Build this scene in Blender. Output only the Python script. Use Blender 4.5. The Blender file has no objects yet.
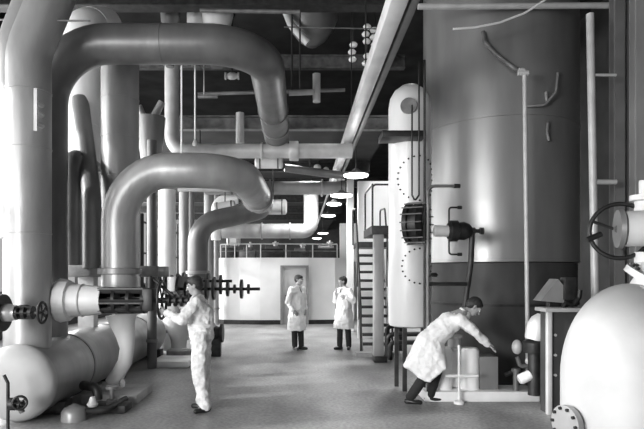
import bpy, bmesh, math, random
from mathutils import Vector, Matrix
random.seed(7)
SC = bpy.context.scene
COL = SC.collection
V = Vector
PI = math.pi
F, VX, VY, CH = 560.0, 300.0, 274.0, 1.76

def P(px, py, d):            # survey helper: a point seen at a pixel, at distance d down the hall
    return V(((px - VX) * d / F, d, CH + (VY - py) * d / F))

# ------------------------------------------------------------------ materials
def mat(name, v, rough=.5, metal=0.0, var=.12, scale=3.0, stretch=(1, 1, 1), bump=.0, bscale=40, emit=0, tint=None):
    m = bpy.data.materials.new(name); m.use_nodes = True
    nt = m.node_tree; N = nt.nodes; L = nt.links
    b = N['Principled BSDF']
    tc = N.new('ShaderNodeTexCoord'); mp = N.new('ShaderNodeMapping'); mp.inputs['Scale'].default_value = stretch
    L.new(tc.outputs['Object'], mp.inputs['Vector'])
    no = N.new('ShaderNodeTexNoise'); no.inputs['Scale'].default_value = scale; no.inputs['Detail'].default_value = 6
    L.new(mp.outputs['Vector'], no.inputs['Vector'])
    cr = N.new('ShaderNodeValToRGB')
    lo = max(0.0, v * (1 - var * 2)); hi = min(1.0, v * (1 + var * 1.5))
    t = tint or (1, 1, 1)
    cr.color_ramp.elements[0].position = .3; cr.color_ramp.elements[1].position = .7
    cr.color_ramp.elements[0].color = (lo * t[0], lo * t[1], lo * t[2], 1)
    cr.color_ramp.elements[1].color = (hi * t[0], hi * t[1], hi * t[2], 1)
    L.new(no.outputs['Fac'], cr.inputs['Fac']); L.new(cr.outputs['Color'], b.inputs['Base Color'])
    b.inputs['Roughness'].default_value = rough; b.inputs['Metallic'].default_value = metal
    if bump:
        n2 = N.new('ShaderNodeTexNoise'); n2.inputs['Scale'].default_value = bscale; n2.inputs['Detail'].default_value = 4
        L.new(mp.outputs['Vector'], n2.inputs['Vector'])
        bp = N.new('ShaderNodeBump'); bp.inputs['Strength'].default_value = bump; bp.inputs['Distance'].default_value = .02
        L.new(n2.outputs['Fac'], bp.inputs['Height']); L.new(bp.outputs['Normal'], b.inputs['Normal'])
    if emit:
        b.inputs['Emission Color'].default_value = (1, 1, 1, 1); b.inputs['Emission Strength'].default_value = emit
    return m

M = {
 'lagging': mat('lagging', .33, .38, .3, .14, 2.5, (1, 1, .35), .15, 14),
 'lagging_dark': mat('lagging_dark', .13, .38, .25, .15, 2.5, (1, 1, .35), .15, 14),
 'lagging_mid': mat('lagging_mid', .22, .40, .25, .12, 2.5, (1, 1, .35), .15, 14),
 'lagging_white': mat('lagging_white', .70, .5, 0, .06, 3, (1, 1, .4), .12, 14),
 'steel_dark': mat('steel_dark', .03, .5, .3, .3, 8),
 'steel_mid': mat('steel_mid', .16, .5, .3, .2, 6),
 'iron_black': mat('iron_black', .015, .45, .2, .3, 12),
 'tank_metal': mat('tank_metal', .30, .34, .55, .13, 1.6, (1, 1, .22), .10, 6),
 'tank_dark': mat('tank_dark', .05, .6, .1, .25, 2, (1, 1, .5)),
 'tank_pale': mat('tank_pale', .74, .38, .15, .08, 2, (1, 1, .3), .08, 8),
 'white_paint': mat('white_paint', .88, .5, 0, .05, 3),
 'vessel_white': mat('vessel_white', .40, .5, 0, .05, 2.5, (1, 1, 1), .06, 30),
 'wall_white': mat('wall_white', .66, .7, 0, .05, 1.2),
 'wall_dark': mat('wall_dark', .055, .9, 0, .3, .8),
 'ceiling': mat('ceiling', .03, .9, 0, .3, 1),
 'door': mat('door', .38, .6, 0, .06, 2),
 'door_frame': mat('door_frame', .17, .6, 0, .1, 2),
 'concrete': mat('concrete', .36, .8, 0, .15, 4, (1, 1, 1), .2, 30),
 'grey_paint': mat('grey_paint', .16, .5, 0, .1, 3),
 'pale_pipe': mat('pale_pipe', .5, .4, .1, .08, 4),
 'skin': mat('skin', .30, .55, 0, .06, 8),
 'hair': mat('hair', .02, .6, 0, .3, 40),
 'cloth_white': mat('cloth_white', .80, .85, 0, .05, 9, (1, 1, 1), .5, 18),
 'cloth_pale': mat('cloth_pale', .72, .9, 0, .14, 14, (1, 1, 1), .6, 22),
 'cloth_black': mat('cloth_black', .018, .85, 0, .2, 9),
 'shoe': mat('shoe', .012, .4, 0, .1, 9),
 'glow': mat('lamp_glow', .9, .5, 0, .02, 3, emit=5),
}
def floor_mat():
    m = mat('floor_screed', .235, .55, 0, .2, 1.3, (1, .6, 1), .10, 60)
    nt = m.node_tree; N = nt.nodes; L = nt.links
    b = N['Principled BSDF']; cr = [n for n in N if n.type == 'VALTORGB'][0]
    tc = [n for n in N if n.type == 'TEX_COORD'][0]
    n3 = N.new('ShaderNodeTexNoise'); n3.inputs['Scale'].default_value = 22; n3.inputs['Detail'].default_value = 8
    L.new(tc.outputs['Object'], n3.inputs['Vector'])
    mr = N.new('ShaderNodeMapRange'); mr.inputs[1].default_value = .22; mr.inputs[2].default_value = .65
    mr.inputs[3].default_value = .6; mr.inputs[4].default_value = 1.4
    L.new(n3.outputs['Fac'], mr.inputs[0])
    mx = N.new('ShaderNodeVectorMath'); mx.operation = 'SCALE'
    L.new(cr.outputs['Color'], mx.inputs[0]); L.new(mr.outputs[0], mx.inputs['Scale'])
    L.new(mx.outputs[0], b.inputs['Base Color'])
    b.inputs['Roughness'].default_value = .42
    return m
M['floor'] = floor_mat()

# ------------------------------------------------------------------ mesh helpers (all in world coordinates)
def basis(d):
    d = d.normalized()
    a = V((0, 0, 1)) if abs(d.z) < .9 else V((0, 1, 0))
    u = d.cross(a).normalized(); w = u.cross(d).normalized()
    return u, w
def box(bm, a, b, bev=0.0):
    x0, y0, z0 = [min(a[i], b[i]) for i in range(3)]; x1, y1, z1 = [max(a[i], b[i]) for i in range(3)]
    r = bmesh.ops.create_cube(bm, size=1.0)
    for v in r['verts']:
        v.co = V(((x0 + x1) / 2 + v.co.x * (x1 - x0), (y0 + y1) / 2 + v.co.y * (y1 - y0), (z0 + z1) / 2 + v.co.z * (z1 - z0)))
    if bev:
        es = list({e for v in r['verts'] for e in v.link_edges})
        bmesh.ops.bevel(bm, geom=es, offset=bev, segments=2, affect='EDGES', profile=.5)
    return bm
def rings(bm, cs, close=True):       # cs: list of lists of points
    R = [[bm.verts.new(p) for p in c] for c in cs]
    n = len(R[0])
    for i in range(len(R) - 1):
        for j in range(n):
            bm.faces.new((R[i][j], R[i][(j + 1) % n], R[i + 1][(j + 1) % n], R[i + 1][j]))
    if close:
        bm.faces.new(list(reversed(R[0]))); bm.faces.new(R[-1])
def lathe(bm, o, d, prof, n=32):     # prof: list of (distance along d, radius)
    o = V(o); d = V(d).normalized(); u, w = basis(d)
    cs = []
    for t, r in prof:
        r = max(r, .0008)
        cs.append([o + d * t + (u * math.cos(2 * PI * k / n) + w * math.sin(2 * PI * k / n)) * r for k in range(n)])
    rings(bm, cs); return bm
def cyl(bm, a, b, r, r2=None, n=20):
    a = V(a); b = V(b); L = (b - a).length
    return lathe(bm, a, b - a, [(0, r), (L, r if r2 is None else r2)], n)
def fillet(pts, rad, seg=10):
    pts = [V(p) for p in pts]; out = [pts[0]]
    for i in range(1, len(pts) - 1):
        p, q, s = pts[i - 1], pts[i], pts[i + 1]
        d1 = (p - q).normalized(); d2 = (s - q).normalized()
        ang = d1.angle(d2)
        if ang > PI - .02: out.append(q); continue
        r = rad[i - 1] if isinstance(rad, (list, tuple)) else rad
        t = min(r / math.tan(ang / 2), (p - q).length * .49 if i > 1 else (p - q).length * .98, (s - q).length * .49 if i < len(pts) - 2 else (s - q).length * .98)
        r = t * math.tan(ang / 2)
        bis = (d1 + d2).normalized(); c = q + bis * (r / math.sin(ang / 2))
        s0 = q + d1 * t - c; s1 = q + d2 * t - c
        tot = s0.angle(s1)
        for k in range(seg + 1):
            f = k / seg
            out.append(c + (s0 * math.sin((1 - f) * tot) + s1 * math.sin(f * tot)) / math.sin(tot))
    out.append(pts[-1]); return out
def tube(bm, pts, r, bend=0, n=28, seg=12):
    if bend: pts = fillet(pts, bend, seg)
    pts = [V(p) for p in pts]
    m = len(pts)
    T = []
    for i in range(m):
        a = pts[max(0, i - 1)]; b = pts[min(m - 1, i + 1)]
        T.append((b - a).normalized())
    u, w = basis(T[0]); cs = []
    for i in range(m):
        if i:
            q = T[i - 1].rotation_difference(T[i]); u = q @ u
        w = T[i].cross(u).normalized()
        rr = r(i / (m - 1)) if callable(r) else r
        cs.append([pts[i] + (u * math.cos(2 * PI * k / n) + w * math.sin(2 * PI * k / n)) * rr for k in range(n)])
    rings(bm, cs); return bm
def torus(bm, c, ax, R, r, n=36, k=10):
    c = V(c); u, w = basis(V(ax)); ax = V(ax).normalized()
    cs = []
    for i in range(n):
        a = 2 * PI * i / n; d = u * math.cos(a) + w * math.sin(a)
        cs.append([c + d * (R + r * math.cos(2 * PI * j / k)) + ax * r * math.sin(2 * PI * j / k) for j in range(k)])
    R_ = [[bm.verts.new(p) for p in q] for q in cs]
    for i in range(n):
        for j in range(k):
            bm.faces.new((R_[i][j], R_[i][(j + 1) % k], R_[(i + 1) % n][(j + 1) % k], R_[(i + 1) % n][j]))
    return bm
def hull(bm, items, mtx=None):       # items: (centre, radii) ellipsoids wrapped in one convex skin
    b2 = bmesh.new()
    for c, r in items:
        c = V(c); r = (r, r, r) if isinstance(r, (int, float)) else r
        s = bmesh.ops.create_uvsphere(b2, u_segments=14, v_segments=9, radius=1)
        for v in s['verts']: v.co = V((v.co.x * r[0], v.co.y * r[1], v.co.z * r[2])) + c
    vs = list(b2.verts)
    fs = list(b2.faces); bmesh.ops.delete(b2, geom=fs, context='FACES_ONLY')
    es = list(b2.edges); bmesh.ops.delete(b2, geom=es, context='EDGES_FACES')
    bmesh.ops.convex_hull(b2, input=list(b2.verts), use_existing_faces=False)
    loose = [v for v in b2.verts if not v.link_faces]
    bmesh.ops.delete(b2, geom=loose, context='VERTS')
    bmesh.ops.recalc_face_normals(b2, faces=b2.faces)
    if mtx is not None: bmesh.ops.transform(b2, matrix=mtx, verts=b2.verts)
    me = bpy.data.meshes.new('tmp'); b2.to_mesh(me); b2.free(); bm.from_mesh(me); bpy.data.meshes.remove(me)
def cap(bm, a, b, ra, rb=None): hull(bm, [(a, ra), (b, ra if rb is None else rb)])
def B(): return bmesh.new()

# ------------------------------------------------------------------ objects
def rootof(o):
    while o.parent: o = o.parent
    return o
def link_mesh(name, bm, m, off, flat=False):
    bmesh.ops.recalc_face_normals(bm, faces=bm.faces)
    bmesh.ops.translate(bm, verts=bm.verts, vec=-off)
    me = bpy.data.meshes.new(name); bm.to_mesh(me); bm.free()
    me.materials.append(m if not isinstance(m, str) else M[m])
    if not flat:
        for p in me.polygons: p.use_smooth = True
        try: me.set_sharp_from_angle(angle=math.radians(38))
        except Exception: pass
    o = bpy.data.objects.new(name, me); COL.objects.link(o); return o
def part(name, bm, m, parent, label=None, flat=False):
    r = rootof(parent)
    o = link_mesh(name, bm, m, r.location.copy(), flat); o.parent = parent
    if label: o['label'] = label
    return o
def thing(name, label, cat, loc, group=None):
    o = bpy.data.objects.new(name, None); COL.objects.link(o); o.location = V(loc); o.empty_display_size = .1
    o['label'] = label; o['category'] = cat
    if group: o['group'] = group
    return o
def solo(name, bm, m, label, cat, group=None, flat=False):
    xs = [v.co for v in bm.verts]
    c = V(((min(v.x for v in xs) + max(v.x for v in xs)) / 2, (min(v.y for v in xs) + max(v.y for v in xs)) / 2, min(v.z for v in xs)))
    o = link_mesh(name, bm, m, c, flat); o.location = c; o['label'] = label; o['category'] = cat
    if group: o['group'] = group
    return o
def struct(name, bm, m, flat=True):
    o = link_mesh(name, bm, m, V((0, 0, 0)), flat); o['kind'] = 'structure'; return o
def bolts(parent, pts, d, r=.016, h=.02, m='steel_dark', name='bolt'):
    pts = [V(p) for p in pts]
    first = part(name, cyl(B(), pts[0], pts[0] + V(d).normalized() * h, r, n=8), m, parent)
    for p in pts[1:]:
        o = first.copy(); COL.objects.link(o); o.parent = parent; o.location = p - pts[0]
def circ(c, ax, R, n, a0=0, a1=2 * PI):
    u, w = basis(V(ax)); full = abs(a1 - a0 - 2 * PI) < 1e-6
    return [V(c) + (u * math.cos(a0 + (a1 - a0) * k / (n if full else n - 1)) + w * math.sin(a0 + (a1 - a0) * k / (n if full else n - 1))) * R for k in range(n)]

# ================================================================== SETTING
XL, XR, YF, YB, ZC = -8.0, 8.0, -5.0, 42.0, 9.0
struct('floor', box(B(), (XL, YF, -.1), (XR, YB, 0)), 'floor')
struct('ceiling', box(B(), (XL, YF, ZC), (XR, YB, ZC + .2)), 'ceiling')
struct('wall_back', box(B(), (XL, YB, 0), (XR, YB + .2, ZC)), 'wall_dark')
struct('wall_right', box(B(), (XR, YF, 0), (XR + .2, YB, ZC)), 'wall_dark')
bw = B()
box(bw, (XL - .2, YF, 0), (XL, YB, 1.2)); box(bw, (XL - .2, YF, 6.0), (XL, YB, ZC))
yy = YF
while yy < YB:
    box(bw, (XL - .2, yy, 1.2), (XL, min(YB, yy + .8), 6.0)); yy += 4.7
struct('wall_left', bw, 'wall_dark')
k = 0; yy = YF + .8
while yy < YB - 1:
    k += 1
    fr = B(); y1 = min(yy + 3.9, YB)
    for z in (1.2, 2.8, 4.4, 5.92): box(fr, (XL - .14, yy, z), (XL - .04, y1, z + .08))
    for f in (0, .25, .5, .75, 1): yq = yy + (y1 - yy - .06) * f; box(fr, (XL - .15, yq, 1.2), (XL - .05, yq + .06, 6.0))
    struct('window_%d' % k, fr, 'steel_mid')
    yy += 4.7
# mezzanine slab, its girders and the cross girder overhead
struct('trim_1', box(B(), (XL, 12.6, 5.0), (2.0, YB, 5.25)), 'ceiling')

def girder(name, a, b, h, w, m, label):   # I-section from a to b (top centre line)
    bm = B(); a = V(a); b = V(b); d = (b - a).normalized(); s = V((-d.y, d.x, 0))
    def slab(z0, z1, ww):
        cs = [[q + s * ww / 2 + V((0, 0, z0)), q - s * ww / 2 + V((0, 0, z0)), q - s * ww / 2 + V((0, 0, z1)), q + s * ww / 2 + V((0, 0, z1))] for q in (a, b)]
        rings(bm, cs)
    slab(-.03, 0, w); slab(-h, -h + .03, w); slab(-h + .03, -.03, .03)
    return solo(name, bm, m, label, 'girder', flat=True)
girder('steel_girder', (XL, 10.0, 7.0), (2.05, 10.0, 7.0), .5, .3, 'steel_dark', 'dark steel girder at the very top of the view, ending by the huge tank')
girder('steel_girder', (XL, 12.45, 5.26), (2.0, 12.45, 5.26), .3, .2, 'steel_mid', 'edge girder of the upper floor behind the drooping lagged pipe')
for i, y in enumerate((16.1, 19, 23, 27, 30.5)):
    girder('steel_girder', (XL, y, 5.0), (2.0, y, 5.0), .3, .18, 'steel_dark',
           'dark girder under the upper floor, ' + ['nearest', 'second nearest', 'middle', 'second farthest', 'farthest'][i] + ' of the five')
girder('steel_girder', (XL, 15, 7.6), (2.8, 15, 7.6), .35, .2, 'steel_mid', 'grey girder high above the upper floor, below the hanging drum')
girder('steel_girder', (2.1, 6.5, 7.6), (2.1, 30, 7.6), .4, .2, 'steel_dark', 'dark girder running lengthwise high above the tall tank')

# ---- overhead trunking running down the hall
tr = thing('overhead_trunking', 'long pale overhead trunking slanting down the ceiling towards the far lamps', 'trunking', (1.05, 5.2, 4.5))
part('duct', box(B(), (.93, 5.0, 4.56), (1.12, 19.2, 4.76), .02), 'tank_pale', tr)
part('side_channel', box(B(), (1.15, 5.0, 4.58), (1.24, 19.0, 4.74), .01), 'grey_paint', tr, 'darker narrow channel along the right side')
part('conduit', cyl(B(), (1.0, 19.2, 4.6), (1.0, 34, 4.6), .045), 'pale_pipe', tr)
for i in range(6):
    y = 6.2 + i * 2.4
    hb = B(); box(hb, (1.0, y, 4.72), (1.02, y + .02, 5.0 if y > 12.6 else 9.0))
    part('hanger', hb, 'steel_dark', tr)
# ---- lamps
LP = [(356, 176, 12.4), (341.5, 196, 15.4), (334, 204.5, 17.2), (328.5, 216, 20.6), (323, 233.5, 28.5), (317, 238.5, 32)]
ln = ['nearest and highest', 'second nearest', 'third nearest', 'fourth nearest', 'second farthest', 'farthest']
for i, (x, y, d) in enumerate(LP):
    c = P(x, y, d); r = (.28, .31, .23, .26, .27, .27)[i]
    t = thing('ceiling_lamp', 'white glowing saucer lamp under the upper floor, %s in the row' % ln[i], 'lamp', c, 'row of saucer lamps under the upper floor')
    part('reflector', lathe(B(), c + V((0, 0, .03)), (0, 0, 1), [(0, r), (.02, r), (.06, r * .45), (.13, .05), (.13, .03)]), 'steel_mid', t)
    part('diffuser', lathe(B(), c + V((0, 0, -.03)), (0, 0, 1), [(0, r * .6), (.02, r * .93), (.055, r * .97)]), 'glow', t)
    part('stem', cyl(B(), c + V((0, 0, .18)), (c.x, c.y, 5.0 if d > 12.6 else 4.98), .015, n=8), 'steel_dark', t)
t = thing('ceiling_lamp', 'short white strip lamp among the pipes above the doorway', 'lamp', P(293, 170, 16))
c = P(293, 170, 16)
part('tube', box(B(), c + V((-.25, -.05, -.05)), c + V((.25, .05, .03)), .02), 'glow', t)
part('bracket', box(B(), c + V((-.03, -.02, .03)), V((c.x + .03, c.y + .02, 5.0))), 'steel_dark', t)

# ================================================================== FAR ENCLOSURE
enc = B()
path = []
for px, d in ((216.5, 20.0), (224, 19.75), (240, 19.6), (260, 19.55), (300, 19.6), (335, 19.8), (349, 20.2)):
    p = P(px, 258, d); path.append((p.x, p.y))
def wallstrip(bm, path, z0, z1, th=.12):
    cs = []
    for i, (x, y) in enumerate(path):
        cs.append([V((x, y, z0)), V((x, y + th, z0)), V((x, y + th, z1)), V((x, y, z1))])
    rings(bm, cs)
def lerp_path(px):
    x = P(px, 0, 19.6).x
    for (a, b), (c, d) in zip(path, path[1:]):
        if a <= x <= c: return (x, b + (d - b) * (x - a) / (c - a))
dl, dr = lerp_path(281), lerp_path(308)
left = [p for p in path if p[0] < dl[0]] + [dl]; right = [dr] + [p for p in path if p[0] > dr[0]]
wallstrip(enc, left, 0, 2.33); wallstrip(enc, right, 0, 2.33)
wallstrip(enc, [dl, dr], 2.02, 2.33)
box(enc, (path[0][0], path[0][1], 0), (path[0][0] + .12, 24, 2.33)); 
struct('wall_enclosure', enc, 'wall_white')
bb = B(); wallstrip(bb, [(x, y - .04) for x, y in left], 0, .15, .05); struct('baseboard_left', bb, 'iron_black')
bb = B(); wallstrip(bb, [(x, y - .04) for x, y in right], 0, .15, .05); struct('baseboard_right', bb, 'iron_black')
fr = B()
box(fr, (dl[0] - .02, dl[1] - .05, 0), (dl[0] + .08, dl[1] + .14, 2.06)); box(fr, (dr[0] - .08, dl[1] - .05, 0), (dr[0] + .02, dl[1] + .14, 2.06))
box(fr, (dl[0] + .08, dl[1] - .05, 1.98), (dr[0] - .08, dl[1] + .14, 2.06))
dfr = struct('trim_2', fr, 'door_frame')
door = struct('door_1', box(B(), (dl[0] + .08, dl[1] + .02, .01), (dr[0] - .08, dl[1] + .07, 1.98)), 'door')
h_ = part('door_handle', cyl(B(), (dl[0] + .16, dl[1] - .05, 1.0), (dl[0] + .16, dl[1] + .02, 1.0), .02, n=10), 'iron_black', door)
struct('trim_3', box(B(), (path[0][0], path[0][1] + .13, 2.21), (path[-1][0] + 1.2, 24, 2.33)), 'wall_white')
# bright column and pale wall at the right end of the enclosure
struct('trim_4', box(B(), (P(350.5, 0, 17).x - .1, 17, 0), (P(350.5, 0, 17).x + .1, 17.2, 5.0)), 'wall_white')
struct('wall_side', box(B(), (P(340, 0, 22).x, 22, 0), (P(358, 0, 22).x, 22.2, 3.75)), 'wall_white')
struct('wall_partition', box(B(), (P(358, 0, 15.3).x, 15.3, 0), (4.4, 15.45, 4.3)), 'wall_white')

# rail along the enclosure roof
t = thing('guard_rail', 'thin pale guard rail along the top of the white curved enclosure', 'railing', (path[2][0], 20.2, 2.33))
rp = [V((x + .1, y + .35, 2.83)) for x, y in path[:-1]]
part('top_rail', tube(B(), rp, .022, n=8), 'pale_pipe', t)
part('mid_rail', tube(B(), [p - V((0, 0, .25)) for p in rp], .014, n=8), 'steel_mid', t)
for i in range(8):
    f = i / 7 * (len(rp) - 1); a = int(min(f, len(rp) - 2)); p = rp[a].lerp(rp[a + 1], f - a)
    part('post', cyl(B(), (p.x, p.y, 2.33), p, .02, n=8), 'pale_pipe', t)
# machinery behind the rail
for i, (px, w, h, mm, lab) in enumerate(((228, .7, .42, 'steel_dark', 'low dark machine casing behind the rail, far left on the enclosure roof'),
                                  (248, .6, .34, 'steel_mid', 'low grey machine casing behind the rail, second from left on the enclosure roof'),
                                  (272, .9, .38, 'iron_black', 'wide black machine casing behind the rail above the doorway'),
                                  (300, .7, .3, 'steel_dark', 'dark machine casing behind the rail right of the doorway'),
                                  (326, 1.0, .40, 'iron_black', 'black machine casing behind the rail at the right end of the roof'))):
    x = P(px, 0, 21.2).x
    t = thing('machine_casing', lab, 'machine', (x, 21.2, 2.33))
    part('body', box(B(), (x - w / 2, 20.9, 2.33), (x + w / 2, 21.6, 2.33 + h), .04), mm, t)
    part('cover', lathe(B(), (x - w * .3, 21.25, 2.33 + h), (1, 0, 0), [(0, .05), (.02, .13), (w * .6 - .02, .13), (w * .6, .05)], 20), 'steel_mid', t)
    part('fitting', lathe(B(), (x + w * .15, 21.2, 2.33 + h + .1), (0, 0, 1), [(0, .08), (.1, .08), (.1, .12), (.14, .12), (.14, .04), (.2, .04)], 16), 'pale_pipe', t)

# ================================================================== PIPES
def flange(parent, c, ax, r, th=.05, m='steel_mid', nb=0, name='flange'):
    c = V(c); ax = V(ax).normalized()
    f = part(name, lathe(B(), c - ax * th / 2, ax, [(0, r * .96), (th * .1, r), (th * .9, r), (th, r * .96)]), m, parent)
    return f
def pipe(label, pts, r, bend, m, name='lagged_pipe', flanges=(), bands=0, cat='pipe', group=None, fm='lagging_mid', hang=()):
    pts = [V(p) for p in pts]
    base = min(pts, key=lambda p: p.z)
    t = thing(name, label, cat, base, group)
    part('barrel', tube(B(), pts, r, bend), m, t)
    for f in flanges:     # (point, axis, radius)
        flange(t, f[0], f[1], f[2], f[3] if len(f) > 3 else .05, fm)
    for hpt in hang: part('hanger', cyl(B(), (hpt[0], hpt[1], hpt[2]), (hpt[0], hpt[1], hpt[3]), .016, n=8), 'steel_dark', t)
    if bands:
        fp = fillet(pts, bend) if bend else pts
        for k in range(bands):
            s = (k + .5) / bands; tot = [0]
            for a, b in zip(fp, fp[1:]): tot.append(tot[-1] + (b - a).length)
            L = s * tot[-1]
            for i in range(len(fp) - 1):
                if tot[i] <= L <= tot[i + 1]:
                    q = fp[i].lerp(fp[i + 1], (L - tot[i]) / max(1e-6, tot[i + 1] - tot[i])); ax = (fp[i + 1] - fp[i]).normalized()
                    part('strap', lathe(B(), q - ax * .012, ax, [(0, r), (.002, r + .006), (.022, r + .006), (.024, r)], 28), m, t); break
    return t

# -- header drum lying along the floor
hx, hz, hr = -3.34, .47, .44
t = thing('header_drum', 'huge pale lagged header drum lying along the floor at lower left', 'pipe', (hx, 6.55, 0))
part('shell', lathe(B(), (hx, 6.62, hz), (0, 1, 0), [(0, hr), (5.5, hr), (5.7, hr * .8)], 48), 'lagging', t)
part('end_cap', lathe(B(), (hx, 6.47, hz), (0, 1, 0), [(0, .02), (.01, .2), (.04, .34), (.085, .415), (.14, hr + .015), (.2, hr + .015), (.2, hr)], 48), 'vessel_white', t, 'whiter domed end facing the hall')
for y in (7.9, 9.5, 11.1): part('strap', lathe(B(), (hx, y, hz), (0, 1, 0), [(0, hr), (.004, hr + .012), (.05, hr + .012), (.054, hr)], 48), 'lagging_mid', t)
for y in (7.0, 9.2, 11.8):
    s = B(); box(s, (hx - .4, y, 0), (hx + .4, y + .25, .16), .01); part('saddle', s, 'steel_dark', t)

# -- giant pipe at the left edge, rising out of the drum
p1 = thing('lagged_pipe', 'giant pale lagged pipe at the far left edge, rising out of the drum', 'pipe', (-3.38, 6.95, .8))
part('barrel', tube(B(), [(-3.38, 6.95, .80), (-3.38, 6.95, 4.5), (-2.95, 7.1, 5.75)], .275, .9, 40), 'lagging', p1)
part('branch', tube(B(), [(-3.52, 6.95, 2.2), (-3.52, 6.95, 4.6), (-3.2, 7.1, 5.7)], .22, .9, 32), 'lagging', p1)
for z in (1.35, 2.25, 3.3, 4.0): part('strap', lathe(B(), (-3.38, 6.95, z), (0, 0, 1), [(0, .275), (.003, .281), (.02, .281), (.023, .275)], 40), 'lagging', p1)
gl = B()
for z in (3.55, 3.68, 3.8): cyl(gl, (-3.12, 6.62, z), (-3.12, 6.78, z), .03, n=12)
box(gl, (-3.14, 6.6, 3.45), (-3.10, 6.62, 3.95)); part('gauge_bracket', gl, 'pale_pipe', p1)

# -- big dark pipe arching over the hall, then running away down it
zt = 4.94; xr = -.50
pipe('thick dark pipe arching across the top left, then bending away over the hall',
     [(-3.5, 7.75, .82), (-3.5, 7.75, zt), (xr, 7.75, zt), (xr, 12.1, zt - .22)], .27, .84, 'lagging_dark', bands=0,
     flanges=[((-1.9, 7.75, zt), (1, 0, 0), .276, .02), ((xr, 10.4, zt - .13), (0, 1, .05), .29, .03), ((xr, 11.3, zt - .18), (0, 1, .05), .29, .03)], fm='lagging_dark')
# its bent elbow behind, top left
pipe('white lagged elbow rising behind the arching dark pipe at top left',
     [P(82, 270, 9.2), P(82, 28, 9.2), P(106, 26, 9.9)], .31, .36, 'lagging_white', bands=5)
# -- tall white pipe behind
pipe('tall white lagged pipe standing straight from drum level to under the arching pipe',
     [P(120, 272, 8.7), P(120, 42, 8.7)], .285, 0, 'lagging', bands=6)
# -- second bent pipe (mid height)
z2 = 3.24
pipe('pale thick pipe curving right at mid height above the lattice valve',
     [(-2.58, 8.0, 1.2), (-2.58, 8.0, z2), (-.86, 8.0, z2), (-.74, 10.3, z2 - .12)], .25, .72, 'lagging',
     flanges=[((-2.58, 8.0, 1.80), (0, 0, 1), .30, .09), ((-2.58, 8.0, 1.23), (0, 0, 1), .27, .05), ((-.76, 9.9, z2 - .1), (0, 1, 0), .29)], bands=0)
# its foot
t = thing('pipe_pedestal', 'white tapering curved pipe foot standing on a low plinth below the lattice valve', 'pipe pedestal', (-2.7, 8.0, .13))
part('cone', tube(B(), [(-2.55, 8.0, 1.19), (-2.53, 8.0, 1.05), (-2.49, 8.0, .88), (-2.47, 8.0, .7), (-2.50, 8.0, .5), (-2.60, 8.0, .33), (-2.69, 8.0, .2)],
     lambda f: .225 - .125 * min(1, f * 2) ** .8, 0, 28), 'lagging_white', t)
part('base_flange', lathe(B(), (-2.7, 8.0, .13), (0, 0, 1), [(0, .17), (.04, .17), (.045, .12), (.08, .12)]), 'pale_pipe', t)
part('bolt_head', lathe(B(), (-2.52, 7.95, .16), (0, 0, 1), [(0, .03), (.06, .04), (.1, .02)], 12), 'white_paint', t)
solo('plinth_or_lit_patch', box(B(), (-2.95, 7.55, 0), (-2.2, 8.35, .125), .015), 'concrete', 'low concrete plinth under the curved pipe foot left of the man in overalls', 'plinth')

# -- third bent pipe, farther
z3 = 3.22
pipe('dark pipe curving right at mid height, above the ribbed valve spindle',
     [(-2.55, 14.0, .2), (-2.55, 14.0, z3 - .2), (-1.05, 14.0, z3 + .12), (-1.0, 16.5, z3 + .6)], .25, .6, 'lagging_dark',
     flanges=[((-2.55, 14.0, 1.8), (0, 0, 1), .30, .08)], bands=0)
t = thing('pipe_reducer', 'pale tapered pipe reducer hanging from the curved pale pipe end', 'reducer', P(250, 205, 10.2))
a = P(240, 188, 10.0); b = P(258, 203, 10.0)
part('cone', cyl(B(), a + V((0, 0, .1)), b, .24, .15, 24), 'lagging_mid', t); flange(t, b, b - a, .2, .04); flange(t, a + V((0, 0, .1)), b - a, .27, .04)
# -- second foot cone behind the man
t = thing('pipe_pedestal', 'wide white funnel-shaped pipe foot just behind the man in overalls', 'pipe pedestal', P(179, 350, 11.8))
c = P(179, 350, 11.8)
part('cone', lathe(B(), c, (0, 0, 1), [(0, .2), (.04, .2), (.05, .16), (.2, .17), (.35, .22), (.55, .3), (.66, .34), (.68, .34)]), 'lagging_white', t)
part('pipe', cyl(B(), c + V((0, 0, .68)), (c.x, c.y, 1.7), .24, n=28), 'lagging_mid', t)
part('base_flange', lathe(B(), (c.x, c.y, 0), (0, 0, 1), [(0, .26), (.16, .26), (.165, .2)]), 'concrete', t)
# -- bright vertical & neighbours
def vert(px, y0, y1, d, r, m, label, name='vertical_pipe', bands=2, fl=True):
    a = P(px, y0, d); b = P(px, y1, d); a.z = max(a.z, .0)
    return pipe(label, [a, b], r, 0, m, name, bands=bands, flanges=[(a.lerp(b, .12), (0, 0, 1), r * 1.2, .06)] if fl else ())
vert(167, 350, 190, 12.6, .19, 'lagging_white', 'bright white vertical pipe just left of the man in overalls, behind his valve')
pipe('dark slim pipe with rounded top under the arching dark pipe, left of the paler one', [P(73, 268, 8.35), P(73, 157, 8.35), P(73, 157, 8.35) + V((0, 1.0, 0))], .13, .14, 'lagging_dark', hang=[tuple(P(73, 157, 8.35) + V((0, .9, 0))) + (4.9,)])
pipe('grey slim pipe that leans left at its top, beside the tall pale pipe', [P(92, 268, 8.2), P(92, 200, 8.2), P(80, 158, 8.25) + V((0, .3, 0)), P(80, 100, 9.0)], .135, .5, 'lagging_mid')
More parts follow.
